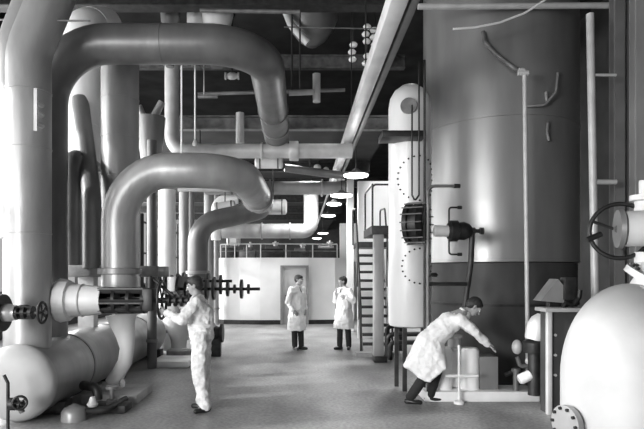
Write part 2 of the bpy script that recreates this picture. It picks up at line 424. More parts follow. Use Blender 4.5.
for i, (px, d, r, m, lab) in enumerate((
   (152, 10.5, .09, 'lagging_dark', 'dark thin vertical pipe first to the right of the tall white pipe'),
   (135, 12.9, .12, 'lagging_mid', 'grey vertical pipe seen beneath the curve of the pale thick pipe'),
   (184, 15.0, .13, 'lagging_mid', 'grey vertical pipe immediately right of the bright white vertical pipe'),
   (191, 17.0, .10, 'lagging_dark', 'dark vertical pipe close left of the farther curving dark pipe'),
   (209, 18.0, .16, 'lagging_mid', 'grey vertical pipe just left of the white enclosure corner'),
   (215.5, 19.5, .12, 'lagging', 'pale vertical pipe touching the left corner of the white enclosure'))):
    a = P(px, 250, d); vert(px, 274 + 560 * CH / d, 274 - 560 * (2.9 if i else 2.5) / d, d, r, m, lab)
# -- inclined strut pair
t = thing('pipe_fork', 'grey forked funnel pipe leaning between the two tall pipe groups, upper left', 'pipe', P(155, 150, 11))
part('funnel', cyl(B(), P(150, 118, 11), P(152, 190, 11), .3, .12, 24), 'lagging_mid', t)
part('arm', cyl(B(), P(147, 130, 11), P(162, 102, 11), .09, .07, 14), 'lagging', t); part('arm', cyl(B(), P(148, 130, 11), P(139, 106, 11), .08, .06, 14), 'lagging', t)
# -- pipe dropping and turning right at y~150
pipe('pale medium pipe dropping from above and turning right beneath the arching pipe',
     [P(172, -10, 12), P(172, 151, 12), P(352, 151, 12)], .155, .32, 'pale_pipe', bands=0,
     flanges=[(P(294, 151, 12), (1, 0, 0), .21, .2), (P(262, 151, 12), (1, 0, 0), .18, .05)], fm='pale_pipe')
vert(240, 150, 113, 12.2, .09, 'pale_pipe', 'short pale vertical pipe standing on the level medium pipe', fl=False, bands=0)
pipe('short pale T-shaped stub left of the long trunking, upper centre', [P(289, 93, 10), P(316, 92, 10)], .05, 0, 'pale_pipe', 'stub_pipe', hang=[tuple(P(292, 93, 10)) + (6.5,)])
vert(316.5, 102, 74, 10, .07, 'pale_pipe', 'short vertical pale stub pipe beside the long trunking, upper centre', fl=False, bands=0)
pipe('thin grey level pipe high up between the hanger rods and the trunking', [P(198, 94, 11.2), P(345, 90, 11.2)], .035, 0, 'lagging_mid', 'overhead_pipe', hang=[tuple(P(300, 91, 11.2)) + (9.0,)])
c = P(232, 76, 10.8); t = thing('pipe_valve', 'small pale valve hanging just under the arching dark pipe', 'valve', c)
part('body', lathe(B(), c + V((-.14, 0, 0)), (1, 0, 0), [(0, .07), (.03, .07), (.03, .04), (.1, .07), (.18, .07), (.25, .04), (.25, .07), (.28, .07)], 16), 'pale_pipe', t)
part('stem', cyl(B(), c, (c.x, c.y, 9.0), .02, n=8), 'steel_dark', t)
# thin rods
for px, y0, y1, d, lab in ((181.5, 165, 55, 7.9, 'thin bright hanger rod at the left of a pair under the arching pipe'), (195, 146, 55, 8.2, 'thin bright hanger rod at the right of a pair under the arching pipe')):
    a = P(px, y0, d); t = thing('hanger_rod', lab, 'rod', a)
    part('rod', cyl(B(), a, P(px, y1, d), .012, n=8), 'white_paint', t); part('clamp', lathe(B(), a, (0, 0, 1), [(0, .03), (.03, .04), (.06, .03), (.1, .012)], 12), 'pale_pipe', t)
a = P(204, 95, 9); t = thing('hanger_rod', 'faint short hanger rod right of the bright pair of rods', 'rod', a)
part('rod', cyl(B(), a, P(204, 52, 9), .012, n=8), 'pale_pipe', t)
part('clamp', box(B(), a - V((.1, .03, .05)), a + V((.22, .03, 0)), .01), 'steel_mid', t)

# mid-distance tangle
pipe('dark level pipe crossing behind the reducer at mid height', [P(205, 188, 16), P(345, 188, 16)], .19, 0, 'lagging_mid', bands=0, flanges=[(P(270, 188, 16), (1, 0, 0), .25), (P(322, 188, 16), (1, 0, 0), .25)], hang=[tuple(P(250, 188, 16)) + (5.0,)])
pipe('pale level pipe with an upward elbow, just above the enclosure rail', [P(222, 231, 17.5), P(311, 231, 17.5), P(311, 185, 17.5)], .23, .28, 'lagging', flanges=[(P(262, 231, 17.5), (1, 0, 0), .27), (P(290, 231, 17.5), (1, 0, 0), .27)], hang=[tuple(P(311, 190, 17.5)) + (5.0,)])
def drum(a, b, r, m, label, name='pipe_drum'):
    t = thing(name, label, 'drum', a); L = (V(b) - V(a)).length
    mm = V(a).lerp(V(b), .5); part('hanger', cyl(B(), mm, (mm.x, mm.y, 5.0), .016, n=8), 'steel_dark', t)
    part('shell', lathe(B(), a, V(b) - V(a), [(0, r * .7), (.04, r), (L - .04, r), (L, r * .7)]), m, t)
    for f in (.18, .82): flange(t, V(a).lerp(V(b), f), V(b) - V(a), r * 1.06, .04, 'steel_mid', name='band')
    return t
drum(P(255, 163, 15), P(283, 163, 15), .15, 'lagging_white', 'small white drum just above the pale pipe curve end')
drum(P(259, 207, 15.5), P(287, 207, 15.5), .21, 'lagging_white', 'white drum right of the farther curving dark pipe')
drum(P(214, 210, 15.6), P(236, 207, 15.6), .19, 'lagging_white', 'white drum left of the tapered reducer, above the farther curving pipe')
drum(P(227, 240, 20.3), P(240, 240, 20.3), .22, 'lagging_white', 'small white drum above the left end of the enclosure rail')
pipe('white elbow hooking down beside the white drum left of the reducer', [P(238, 199, 16.2), P(216, 200, 16.2), P(216, 240, 16.2)], .14, .3, 'lagging_white', hang=[tuple(P(225, 199.5, 16.2)) + (5.0,)])
pipe('pale slim level pipe under the curve of the pale thick pipe', [P(178, 189.5, 12.5), P(232, 189.5, 12.5)], .05, 0, 'pale_pipe', hang=[tuple(P(200, 189.5, 12.5)) + (4.96,)])
pipe('dark level pipe above the mid drums and below the long trunking', [P(285, 168, 14), P(345, 176, 14)], .1, 0, 'lagging_dark', hang=[tuple(P(310, 171, 14)) + (5.0,)])
c = P(319, 168, 16); t = thing('pipe_valve', 'small white double valve hanging left of the trunking end', 'valve', c)
part('body', hull_b := (lambda b: (hull(b, [(c + V((-.05, 0, 0)), .11)]), b)[1])(B()), 'lagging_white', t)
part('cap', (lambda b: (hull(b, [(c + V((.2, 0, -.06)), .09)]), b)[1])(B()), 'lagging_white', t)
part('stem', cyl(B(), c, (c.x, c.y, 5.0), .03, n=10), 'steel_dark', t)
# high things near the ceiling
t = thing('hanging_drum', 'large pale drum hanging high up left of the trunking at top centre', 'drum', P(312, 50, 13.6))
c = P(312, 30, 13.6)
part('shell', lathe(B(), c + V((0, 0, .6)), (0, 0, -1), [(0, .62), (.35, .62), (.6, .52), (.85, .33), (1.0, .12)]), 'lagging_mid', t)
part('strap', tube(B(), [c + V((-.7, -.3, .5)), c + V((-.5, -.5, -.1)), c + V((-.1, -.45, -.5))], .09, .3, 14), 'lagging_white', t)
part('hanger', box(B(), c + V((-.66, -.02, .55)), (c.x - .6, c.y + .02, 9.0)), 'steel_dark', t)
for i, (px, w0, w1, lab) in enumerate(((196, .17, .17, 'narrow pale hopper above the arching pipe, left of the wider one'), (217, .34, .24, 'wide pale hopper above the arching pipe'), (170, .18, .16, 'grey hopper above the arching pipe, leftmost of the three'))):
    c = P(px, 30, 10.6); t = thing('hopper', lab, 'hopper', c)
    part('cone', lathe(B(), c, (0, 0, 1), [(0, w1), (.42, w0), (8.99 - c.z, w0)]), ['lagging_white', 'lagging_white', 'lagging_mid'][i], t); part('rim', lathe(B(), c + V((0, 0, .3)), (0, 0, 1), [(0, w0 + .01), (.03, w0 + .01)]), 'steel_dark', t)
    part('outlet', cyl(B(), c - V((0, 0, .7)), c, w1 * .5, n=16), 'lagging_dark', t)
# white insulator strings
for i, (px, y0, y1) in enumerate(((353, 40, 62), (367, 14, 66), (375, 22, 62), (383, 14, 50), (390, 14, 40))):
    d = 11.5; a = P(px, y1, d); b = P(px, y0, d)
    t = thing('insulator_string', 'hanging string of small white fittings left of the trunking top, ' + ['lone leftmost', 'second from left', 'middle', 'second from right', 'rightmost'][i] + ' one', 'insulator', a, 'strings of white fittings by the trunking top')
    n = max(3, int((b.z - a.z) / .16))
    part('wire', cyl(B(), a, (a.x, a.y, 9.0), .012, n=8), 'steel_dark', t)
    for k in range(n):
        if (k + i) % 4 == 3: continue
        q = a + V((random.uniform(-.03, .03), 0, .15 * k))
        part('bead', lathe(B(), q, (0, 0, 1), [(0, .03), (.02, .07), (.06, .085), (.1, .05)], 14), 'white_paint', t)
# upper floor railing and wires
solo('guy_wire', tube(B(), [P(-30, 19, 6.9), P(90, 21, 6.9)], .012, n=6), 'steel_mid', 'thin dark wire stretched across the top left corner', 'wire')
solo('guy_wire', tube(B(), [P(284, 27, 10.6), P(385, 29, 10.6)], .012, n=6), 'steel_mid', 'thin wire stretched in front of the hanging drum', 'wire')
solo('power_cable', tube(B(), [P(453, 29, 8), P(475, 27.5, 8), P(500, 22.5, 8), P(525, 13, 8), P(545, 0, 8), P(560, -14, 8)], .016, .3, 8), 'white_paint', 'white cable sagging across the ceiling at upper right', 'cable')
pipe('long pale level pipe across the very top right of the view', [P(418, 6.5, 8.5), P(700, 5, 8.5)], .045, 0, 'pale_pipe', 'overhead_pipe')
pipe('pale slim level pipe running left from the trunking across the top', [P(200, 10.5, 8.5), P(300, 12, 8.5)], .03, 0, 'steel_mid', 'overhead_pipe')

# support beam at eye level behind the first valve
t = thing('pipe_support', 'grey concrete support block at eye height under the slim vertical pipes, far left', 'support', (-3.2, 8.0, 0))
part('ledge', box(B(), P(47, 277, 8.0) + V((0, .15, 0)), P(106, 265, 8.0) + V((0, 1.2, 0)), .015), 'concrete', t)
part('leg', box(B(), (-3.55, 8.95, .9), (-3.3, 9.15, 1.72)), 'concrete', t); part('leg', box(B(), (-3.0, 8.95, .86), (-2.85, 9.15, 1.72)), 'concrete', t)
solo('pipe_support', box(B(), P(139, 277, 9.6), P(158, 266, 9.6) + V((0, .8, 0)), .01), 'steel_mid', 'small grey support block right of the pale thick pipe base', 'support')

# ================================================================== VALVES
def handwheel(parent, c, ax, R, m='iron_black', spokes=5, r=.018, a0=0):
    b = torus(B(), c, ax, R, r); w = part('handwheel', b, m, parent)
    for p in circ(c, ax, R, spokes, a0, a0 + 2 * PI): part('spoke', cyl(B(), c, p, r * .7, n=8), m, w)
    part('hub', lathe(B(), V(c) - V(ax).normalized() * .03, ax, [(0, R * .16), (.06, R * .16)], 16), m, w)
    return w
def yoke(parent, x0, x1, y, z, r, m='iron_black', bars=6, ringsn=3):
    b = B()
    for i in range(ringsn):
        x = x0 + (x1 - x0 - .04) * i / (ringsn - 1)
        lathe(b, (x, y, z), (1, 0, 0), [(0, r * .55), (0, r), (.04, r), (.04, r * .55)], 24)
    for q in circ((x0, y, z), (1, 0, 0), r * .86, bars): cyl(b, q, q + V((x1 - x0, 0, 0)), r * .17, n=8)
    return part('yoke', b, m, parent)
# first valve
vy, vz = 7.22, 1.42
t = thing('gate_valve', 'long horizontal valve with white flanged body and black lattice yoke, lower left', 'valve', (-3.2, vy, vz - .27))
part('body', lathe(B(), (-3.14, vy, vz), (1, 0, 0), [(0, .19), (.02, .26), (.05, .285), (.18, .26), (.19, .215), (.36, .20), (.40, .20), (.60, .175), (.60, .1)], 12), 'lagging_white', t)
part('seam_ring', torus(B(), (-2.80, vy, vz), (1, 0, 0), .203, .012, 32, 8), 'pale_pipe', t)
yoke(t, -2.58, -1.98, vy, vz, .17, bars=7, ringsn=4)
pl = B(); box(pl, (-2.58, vy - .165, vz - .04), (-2.0, vy - .135, vz + .02)); box(pl, (-2.58, vy - .10, vz + .14), (-2.0, vy + .1, vz + .165)); part('tie_plate', pl, 'iron_black', t)
part('stem', cyl(B(), (-2.58, vy, vz), (-1.35, vy, vz), .035, n=14), 'steel_dark', t)
gb = B(); box(gb, (-2.0, vy - .16, vz - .13), (-1.86, vy + .16, vz + .16), .02); cyl(gb, (-1.93, vy, vz + .05), (-1.93, vy, vz + .3), .06, n=14); part('gearbox', gb, 'iron_black', t)
handwheel(t, (-1.78, vy, vz), (1, 0, 0), .235, spokes=6)
for i in range(4): part('collar', lathe(B(), (-1.7 + i * .08, vy, vz), (1, 0, 0), [(0, .05), (0, .08), (.03, .08), (.03, .05)], 16), 'iron_black', t)
lv = B(); tube(lv, [(-1.93, vy, vz + .3), (-1.82, vy - .05, vz + .22), (-1.62, vy - .05, vz + .06)], .02, n=8); part('lever', lv, 'iron_black', t)
# near small valve on the giant pipe
yv, zv = 6.3, 1.325
t = thing('gate_valve', 'small black spindle valve with handwheel in front of the far left pipe', 'valve', (-3.3, yv, zv - .2))
part('back_flange', lathe(B(), (-3.36, yv, zv), (1, 0, 0), [(0, .21), (.03, .21)], 28), 'steel_dark', t)
part('body', lathe(B(), (-3.33, yv, zv), (1, 0, 0), [(0, .10), (.08, .10), (.10, .085), (.14, .085), (.14, .05)], 24), 'lagging', t)
yoke(t, -3.2, -3.0, yv, zv, .075, bars=5, ringsn=3); part('stem', cyl(B(), (-3.2, yv, zv), (-2.84, yv, zv), .018, n=10), 'steel_mid', t)
part('neck', cyl(B(), (-3.28, yv, zv), (-3.28, 6.75, zv), .07, n=14), 'steel_dark', t)
handwheel(t, (-2.9, yv, zv), (1, 0, 0), .115, r=.016)
# drain valve low left
c = P(17, 402, 6.15); t = thing('drain_valve', 'small black drain valve with upright pipe before the drum end, bottom left corner', 'valve', (c.x, c.y, 0))
part('riser', tube(B(), [P(8, 437, 6.15), P(8, 383, 6.15), P(4, 375, 6.15)], .018, .04, 10), 'iron_black', t)
part('body', lathe(B(), P(8, 404, 6.15), (1, 0, 0), [(0, .04), (.02, .07), (.08, .07), (.1, .04), (.17, .04)], 16), 'iron_black', t)
handwheel(t, c + V((.05, -.04, 0)), (.4, -1, .1), .07, r=.014)
part('outlet', cyl(B(), c, c + V((.05, .02, -.12)), .03, n=12), 'steel_mid', t)
part('foot', cyl(B(), (P(8, 0, 6.15).x, 6.15, 0), P(8, 430, 6.15), .03, n=10), 'iron_black', t)
# low pump by the drum
c = V((-2.72, 6.75, 0)); t = thing('floor_trap', 'low rounded steam trap on the floor right of the white drum end', 'trap', c)
part('dome', lathe(B(), c, (0, 0, 1), [(0, .15), (.1, .15), (.15, .12), (.18, .05), (.2, .01)]), 'lagging_mid', t)
part('side_pipe', tube(B(), [c + V((.1, 0, .1)), c + V((.35, .1, .1)), c + V((.4, .7, .1))], .04, .08, 12), 'steel_dark', t)
part('bonnet', lathe(B(), c + V((.2, .05, .15)), (0, 0, 1), [(0, .05), (.03, .07), (.05, .05), (.12, .03)], 16), 'pale_pipe', t)
c = V((-2.35, 7.15, 0)); t = thing('floor_trap', 'dark low pipe cluster on the floor in front of the plinth', 'trap', c)
part('base', box(B(), c + V((-.3, -.1, 0)), c + V((.15, .2, .1)), .02), 'steel_dark', t)
part('bonnet', lathe(B(), c + V((-.05, 0, .1)), (0, 0, 1), [(0, .07), (.06, .07), (.07, .03), (.2, .03), (.2, .08), (.23, .08)], 16), 'steel_mid', t)
part('elbow', tube(B(), [c + V((-.25, .05, .15)), c + V((-.25, .05, .3)), c + V((-.5, .2, .3))], .06, .1, 14), 'steel_dark', t)

# ribbed spindle valve behind the man
def spindle(x0, x1, y, z, discs, label, R):
    t = thing('spindle_valve', label, 'valve', (x0, y, z - R))
    part('stem', cyl(B(), (x0, y, z), (x1, y, z), .03, n=12), 'iron_black', t)
    for i in range(discs):
        f = i / (discs - 1); r = R * (1, .55, .9, .6, .8, .95, .5, .7, .45)[i % 9] * (1 - .35 * f)
        x = x0 + (x1 - x0) * (.03 + .82 * f)
        part('disc', lathe(B(), (x, y, z), (1, 0, 0), [(0, .03), (0, r), (.045, r), (.045, .03)], 20), 'iron_black', t)
    return t
a = P(204, 289, 10.8)
spindle(a.x - .55, P(260, 289, 10.8).x, 10.8, a.z, 11, 'black ribbed valve spindle pointing right behind the man in overalls', .27)
a = P(168, 281, 12.3); spindle(P(150, 0, 12.1).x, P(232, 0, 12.1).x, 12.1, a.z, 12, 'farther black ribbed spindle partly hidden behind the nearer one', .24)
t = thing('pipe_valve', 'low dark valve body on the floor right behind the man in overalls', 'valve', P(222, 345, 12.0))
c = P(220, 333, 12.0)
part('body', lathe(B(), c + V((-.35, 0, 0)), (1, 0, 0), [(0, .22), (.05, .22), (.06, .13), (.2, .18), (.35, .13), (.36, .2), (.42, .2)], 20), 'iron_black', t)
part('stand', box(B(), (c.x - .3, c.y - .1, 0), (c.x + .02, c.y + .1, c.z - .1), .01), 'steel_dark', t)
for px, d, lab in ((196, 9.2, 'low white slab put in for lit floor behind the man in overalls, at his left'), ):
    solo('plinth_or_lit_patch', box(B(), (-2.8, 10.5, 0), (-2.1, 11.3, .12), .015), 'white_paint', 'thin white slab put in for the lit floor patch beneath the funnel-shaped pipe pedestal', 'plinth')  # bright patch of lit floor, put in as a white slab

# ================================================================== STAIR
t = thing('steel_stair', 'steep steel stair with open treads beside the grey post', 'stair', (1.5, 12.6, 0))
def xz(px, d): return (px - VX) * d / F
y0s, y1s = 12.6, 13.7; nst = 11
for i in range(nst):
    f = (i + .5) / nst; y = y0s + (y1s - y0s) * f; z = 2.35 * (i + 1) / (nst + .5)
    part('tread', box(B(), (1.42, y, z - .065), (2.02, y + .16, z), .006), 'steel_dark', t)
for x in (1.38, 2.02):
    b = B(); cs = []
    for q in (V((x, y0s - .05, 0)), V((x, y1s + .1, 2.4))):
        cs.append([q, q + V((.04, 0, 0)), q + V((.04, .26, 0)), q + V((0, .26, 0))])
    rings(b, cs); part('stringer', b, 'steel_mid', t)
for x in (1.36, 2.06):
    part('handrail', tube(B(), [(x, y0s - .1, 0), (x, y0s - .1, .95), (x, y1s - .1, 3.35), (x, y1s + .7, 3.4), (x, y1s + .7, 2.5)], .022, .12, 10), 'iron_black', t)
    for f in (.3, .62): yq = y0s + (y1s - y0s) * f; part('baluster', cyl(B(), (x, yq, 2.35 * f), (x, yq, 2.35 * f + .95), .016, n=8), 'iron_black', t)
# platform with grey post
t = thing('steel_platform', 'dark landing platform on a tall grey post, left of the white column vessel', 'platform', (1.55, 11.15, 0))
part('post', box(B(), (1.47, 11.15, .12), (1.67, 11.33, 2.55), .01), 'lagging', t)
part('post_foot', box(B(), (1.47, 11.1, 0), (1.73, 11.38, .12), .01), 'iron_black', t)
part('deck', box(B(), (1.42, 11.1, 2.55), (2.3, 12.5, 2.72), .005), 'steel_dark', t)
part('deck', box(B(), (1.42, 13.75, 2.42), (2.3, 14.9, 2.55), .005), 'steel_dark', t)
part('rail', tube(B(), [(1.45, 11.2, 2.72), (1.45, 11.2, 3.55), (2.25, 11.2, 3.55), (2.25, 11.2, 2.72)], .02, .08, 10), 'iron_black', t)
part('rail', tube(B(), [(1.45, 11.2, 3.55), (1.45, 12.45, 3.55), (1.45, 12.45, 2.72)], .02, .08, 10), 'iron_black', t)
part('post', box(B(), (2.18, 12.3, 0), (2.28, 12.4, 2.55)), 'steel_dark', t)
# things behind the column vessel legs
t = thing('low_pipe_rack', 'dark low pipework on the floor behind the white column vessel legs', 'pipework', (2.2, 11.6, 0))
for i in range(3): part('pipe', tube(B(), [(1.85, 11.5 + .2 * i, 0), (1.85, 11.5 + .2 * i, .35 + .15 * i), (3.0, 11.6 + .2 * i, .35 + .15 * i)], .05, .1, 12), 'steel_dark', t)
solo('raised_kerb', box(B(), (1.2, 11.9, 0), (3.0, 12.2, .08)), 'concrete', 'low concrete kerb on the floor at the foot of the steel stair', 'kerb')

# ================================================================== TANKS
TX, TY, TR = 3.52, 9.95, 1.30
t = thing('storage_tank', 'huge cylindrical metal tank right of centre, dark at its lower part', 'tank', (TX, TY, 0))
part('shell', lathe(B(), (TX, TY, 1.95), (0, 0, 1), [(0, TR), (6.6, TR), (6.85, TR * .8), (6.95, .3)], 96), 'tank_metal', t)
part('skirt', lathe(B(), (TX, TY, 0), (0, 0, 1), [(0, TR - .03), (1.94, TR - .03)], 96), 'tank_dark', t, 'dark painted lower part of the tank')
for z in (1.95, 4.22): part('seam_ring', lathe(B(), (TX, TY, z), (0, 0, 1), [(0, TR), (.004, TR + .012), (.03, TR + .012), (.034, TR)], 96), 'tank_metal', t)
def onshell(ang, z, r=TR): return V((TX + r * math.cos(ang), TY + r * math.sin(ang), z))
def surf(px, py, out=.03):     # the shell point seen at a pixel
    k = (px - VX) / F; a = k * k + 1; b = -2 * (k * TX + TY); c = TX * TX + TY * TY - (TR + out) ** 2
    d = (-b - math.sqrt(max(0, b * b - 4 * a * c))) / (2 * a); return P(px, py, d)
hd = B(); tube(hd, [surf(483, 32, .05), surf(485, 42, .1), surf(496, 54, .1), surf(515, 69, .08), surf(524, 72, .05)], .035, .1, 10); part('grab_handle', hd, 'steel_mid', t)
br = B(); tube(br, [surf(527, 106), surf(545, 105, .1), surf(556, 92, .1), surf(558, 73, .05)], .022, .1, 10); tube(br, [surf(546, 92), surf(547, 104)], .025); part('curved_bracket', br, 'lagging', t)
br = B(); tube(br, [surf(549, 141), surf(547, 132), surf(548, 122)], .03, 0, 10); part('bracket', br, 'steel_mid', t)
part('lower_ring', lathe(B(), (TX, TY, 1.25), (0, 0, 1), [(0, TR - .03), (.0, TR + .0), (.04, TR + .0), (.04, TR - .03)], 96), 'steel_dark', t)
# column vessel
CX, CY, CR = 1.69, 8.62, .325
t = thing('column_vessel', 'narrow pale column vessel with bolted openings at the left of the huge tank', 'vessel', (CX, CY, 0))
part('shell', lathe(B(), (CX, CY, .95), (0, 0, 1), [(0, .24), (.02, CR - .02), (.06, CR), (3.35, CR), (3.5, CR * .93), (3.62, CR * .72), (3.70, CR * .4), (3.72, .02)], 64), 'tank_pale', t)
for a in (.4, 2.4, 4.2, 5.5): part('leg', box(B(), (CX + .24 * math.cos(a) - .03, CY + .24 * math.sin(a) - .03, 0), (CX + .24 * math.cos(a) + .03, CY + .24 * math.sin(a) + .03, .97)), 'steel_dark', t)
def cpt(ang, z, r=CR): return V((CX + r * math.cos(ang), CY + r * math.sin(ang), z))
def bolt_ring(ang, z, R, n):         # bolts following the curved shell
    pts = []
    for k in range(n):
        a = 2 * PI * k / n; s = R * math.cos(a); zz = z + R * math.sin(a)
        pts.append((ang + s / CR, zz))
    for aa, zz in pts:
        p = cpt(aa, zz, CR - .003); d = V((math.cos(aa), math.sin(aa), 0))
        part('bolt', cyl(B(), p, p + d * .018, .014, n=8), 'steel_dark', t)
ang_front = math.atan2(-CY, -CX) 
bolt_ring(ang_front + .45, P(0, 266, 8.3).z, .26, 20)
bolt_ring(ang_front + .45, P(0, 178, 8.3).z, .33, 24)
da = ang_front - .0; c = cpt(da, P(0, 225, 8.2).z, CR - .02); dv = V((.86, -.5, 0)); c = P(408, 224, 8.12)
mh = part('manhole', lathe(B(), c, dv, [(0, .25), (.0, .29), (.06, .29), (.07, .25), (.12, .25), (.13, .29), (.2, .29), (.22, .2)], 28), 'iron_black', t)
for q in circ(c + dv * .03, dv, .30, 16): part('stud', cyl(B(), q - dv * .05, q + dv * .26, .010, n=8), 'steel_mid', mh)
da2 = ang_front - .05; c2 = cpt(da2, P(0, 106, 8.3).z, CR - .02)
part('sight_glass', lathe(B(), c2, V((math.cos(da2), math.sin(da2), 0)), [(0, .12), (.05, .12), (.05, .09), (.045, .09)], 24), 'steel_mid', t)
part('shelf', box(B(), (1.18, 8.0, P(0, 138, 8.1).z), (1.80, 8.45, P(0, 132, 8.1).z), .005), 'iron_black', t)
ul = P(412, 105, 8.0); ur = P(419, 105, 8.0); 
part('sight_tube', tube(B(), [ul, P(412, 195, 8.0), P(415, 201, 8.0), P(419, 195, 8.0), P(419, 62, 8.0)], .013, .02, 8), 'iron_black', t)
# standpipe group between column and tank
t = thing('standpipe', 'thin black standpipe with hooked top between column vessel and huge tank', 'pipe', P(428, 395, 7.9))
part('riser', tube(B(), [P(428, 396, 7.85), P(428, 186, 7.85), P(458, 186, 7.85)], .022, .1, 10), 'steel_mid', t)
part('riser', cyl(B(), P(424.5, 396, 8.0), P(424.5, 60, 8.0), .018, n=10), 'steel_dark', t)
part('tip', cyl(B(), P(454, 186, 7.85), P(460, 186, 7.85), .032, n=10), 'iron_black', t)
part('crossbar', cyl(B(), P(429, 284, 7.85), P(466, 284, 7.85), .028, n=10), 'iron_black', t)
part('fitting', lathe(B(), P(434, 277, 7.85), (0, 0, 1), [(0, .03), (.03, .06), (.06, .03)], 12), 'iron_black', t)
# motor valve beside
t = thing('motor_valve', 'pale stub pipe ending in a round black valve actuator before the huge tank', 'valve', P(455, 245, 7.9))
c = P(433, 231, 7.9)
part('stub', lathe(B(), c, (1, 0, 0), [(0, .03), (.02, .08), (.24, .08)], 20), 'pale_pipe', t)
part('actuator', lathe(B(), c + V((.21, 0, 0)), (1, 0, 0), [(0, .11), (.03, .15), (.13, .15), (.14, .12), (.22, .13), (.3, .1), (.34, .05)], 28), 'iron_black', t)
part('spindle', lathe(B(), c + V((.54, 0, 0)), (1, 0, 0), [(0, .05), (.05, .05), (.05, .03), (.12, .03), (.12, .05), (.17, .05)], 14), 'steel_dark', t)
for s in (1, -1):
    part('loop_pipe', tube(B(), [c + V((.22, -.02, .1 * s)), c + V((.22, -.02, .33 * s)), c + V((.36, -.02, .33 * s))], .013, .04, 8), 'iron_black', t)
    part('loop_tip', cyl(B(), c + V((.34, -.02, .33 * s)), c + V((.40, -.02, .33 * s)), .025, n=10), 'iron_black', t)
part('hanging_hose', tube(B(), [c + V((.55, 0, -.03)), P(471, 262, 7.9), P(467, 290, 7.9), P(462, 330, 7.9)], .04, .3, 12), 'steel_dark', t)
part('bracket', cyl(B(), c + V((.3, .12, 0)), c + V((.5, 1.0, 0)), .03, n=10), 'steel_dark', t)

# thin vertical pipes right
t = thing('vertical_pipe', 'thin bright vertical pipe dropping in front of the huge tank to the pump', 'pipe', P(526, 345, 8.2))
part('barrel', tube(B(), [P(528, 372, 8.1), P(524.5, 70, 8.1), P(519, 70, 8.1)], .031, .03, 14), 'pale_pipe', t)
part('cap', cyl(B(), P(518, 73, 8.1), P(528, 73, 8.1), .04, n=12), 'pale_pipe', t)
t = thing('vertical_pipe', 'pale vertical post-like pipe right of the huge tank, above the handwheel', 'pipe', P(596, 420, 7.6))
part('barrel', tube(B(), [P(597, 403, 7.6), P(590, 14, 7.6)], .05, 0, 16), 'pale_pipe', t)
for y in (75, 182): part('side_arm', cyl(B(), P(595, y, 7.6), P(616, y, 7.6), .02 if y < 100 else .035, n=10), 'pale_pipe', t)
part('base', box(B(), (P(597, 0, 7.6).x - .1, 7.5, 0), (P(597, 0, 7.6).x + .1, 7.7, .06)), 'steel_dark', t)
for i, (px, d, w, m, lab) in enumerate(((620, 8.0, .07, 'grey_paint', 'grey steel stanchion at the right, leftmost of the group of three'), (631, 8.1, .06, 'grey_paint', 'grey steel stanchion at the right, middle of the group of three'), (642, 7.6, .08, 'lagging', 'pale steel stanchion at the right edge of the view'))):
    x = P(px, 0, d).x; b = B()
    box(b, (x - w, d, 0), (x + w, d + .02, 7)); box(b, (x - .012, d + .02, 0), (x + .012, d + .14, 7)); box(b, (x - w, d + .14, 0), (x + w, d + .16, 7))
    solo('steel_stanchion', b, m, lab, 'column', flat=True)

# ================================================================== PUMP SET
solo('pump_plinth', box(B(), P(424, 402, 7.65) * 1.0, V((P(548, 0, 7.65).x, 8.45, .0)), .01), 'white_paint', 'low white plinth under the pump set at the bending man', 'plinth') if False else None
pb = B(); box(pb, (1.72, 7.70, 0), (3.3, 8.18, .14), .012)
solo('pump_plinth', pb, 'white_paint', 'low white plinth under the pump set where the man bends', 'plinth')
t = thing('pump_unit', 'white twin-cylinder pump casing in front of the bending man', 'pump', (2.2, 7.95, .14))
pz = .14
part('cylinder', lathe(B(), (2.02, 7.92, pz), (0, 0, 1), [(0, .13), (.54, .13), (.58, .10)], 28), 'white_paint', t)
part('cylinder', lathe(B(), (2.40, 7.92, pz), (0, 0, 1), [(0, .13), (.54, .13), (.58, .10)], 28), 'white_paint', t)
part('case', box(B(), (1.98, 7.96, pz), (2.46, 8.15, pz + .53), .02), 'tank_pale', t)
part('top_flange', lathe(B(), (2.21, 8.03, pz + .53), (0, 0, 1), [(0, .14), (.04, .14), (.05, .09), (.17, .09), (.18, .12), (.22, .12)], 24), 'pale_pipe', t)
part('side_case', box(B(), (2.52, 7.85, pz), (2.78, 8.15, pz + .46), .01), 'lagging_mid', t, 'greyer case at the right end')
t = thing('valve_key_stand', 'thin white T-handled key standing before the white pump casing', 'valve key', P(460, 400, 7.6))
part('shaft', cyl(B(), (P(459, 0, 7.6).x, 7.6, 0), P(459, 345, 7.6), .018, n=12), 'white_paint', t)
part('crossbar', cyl(B(), P(445, 376, 7.6), P(478, 376, 7.6), .02, n=12), 'white_paint', t)
part('foot', lathe(B(), (P(459, 0, 7.6).x, 7.6, 0), (0, 0, 1), [(0, .07), (.03, .07), (.05, .03)], 16), 'white_paint', t)
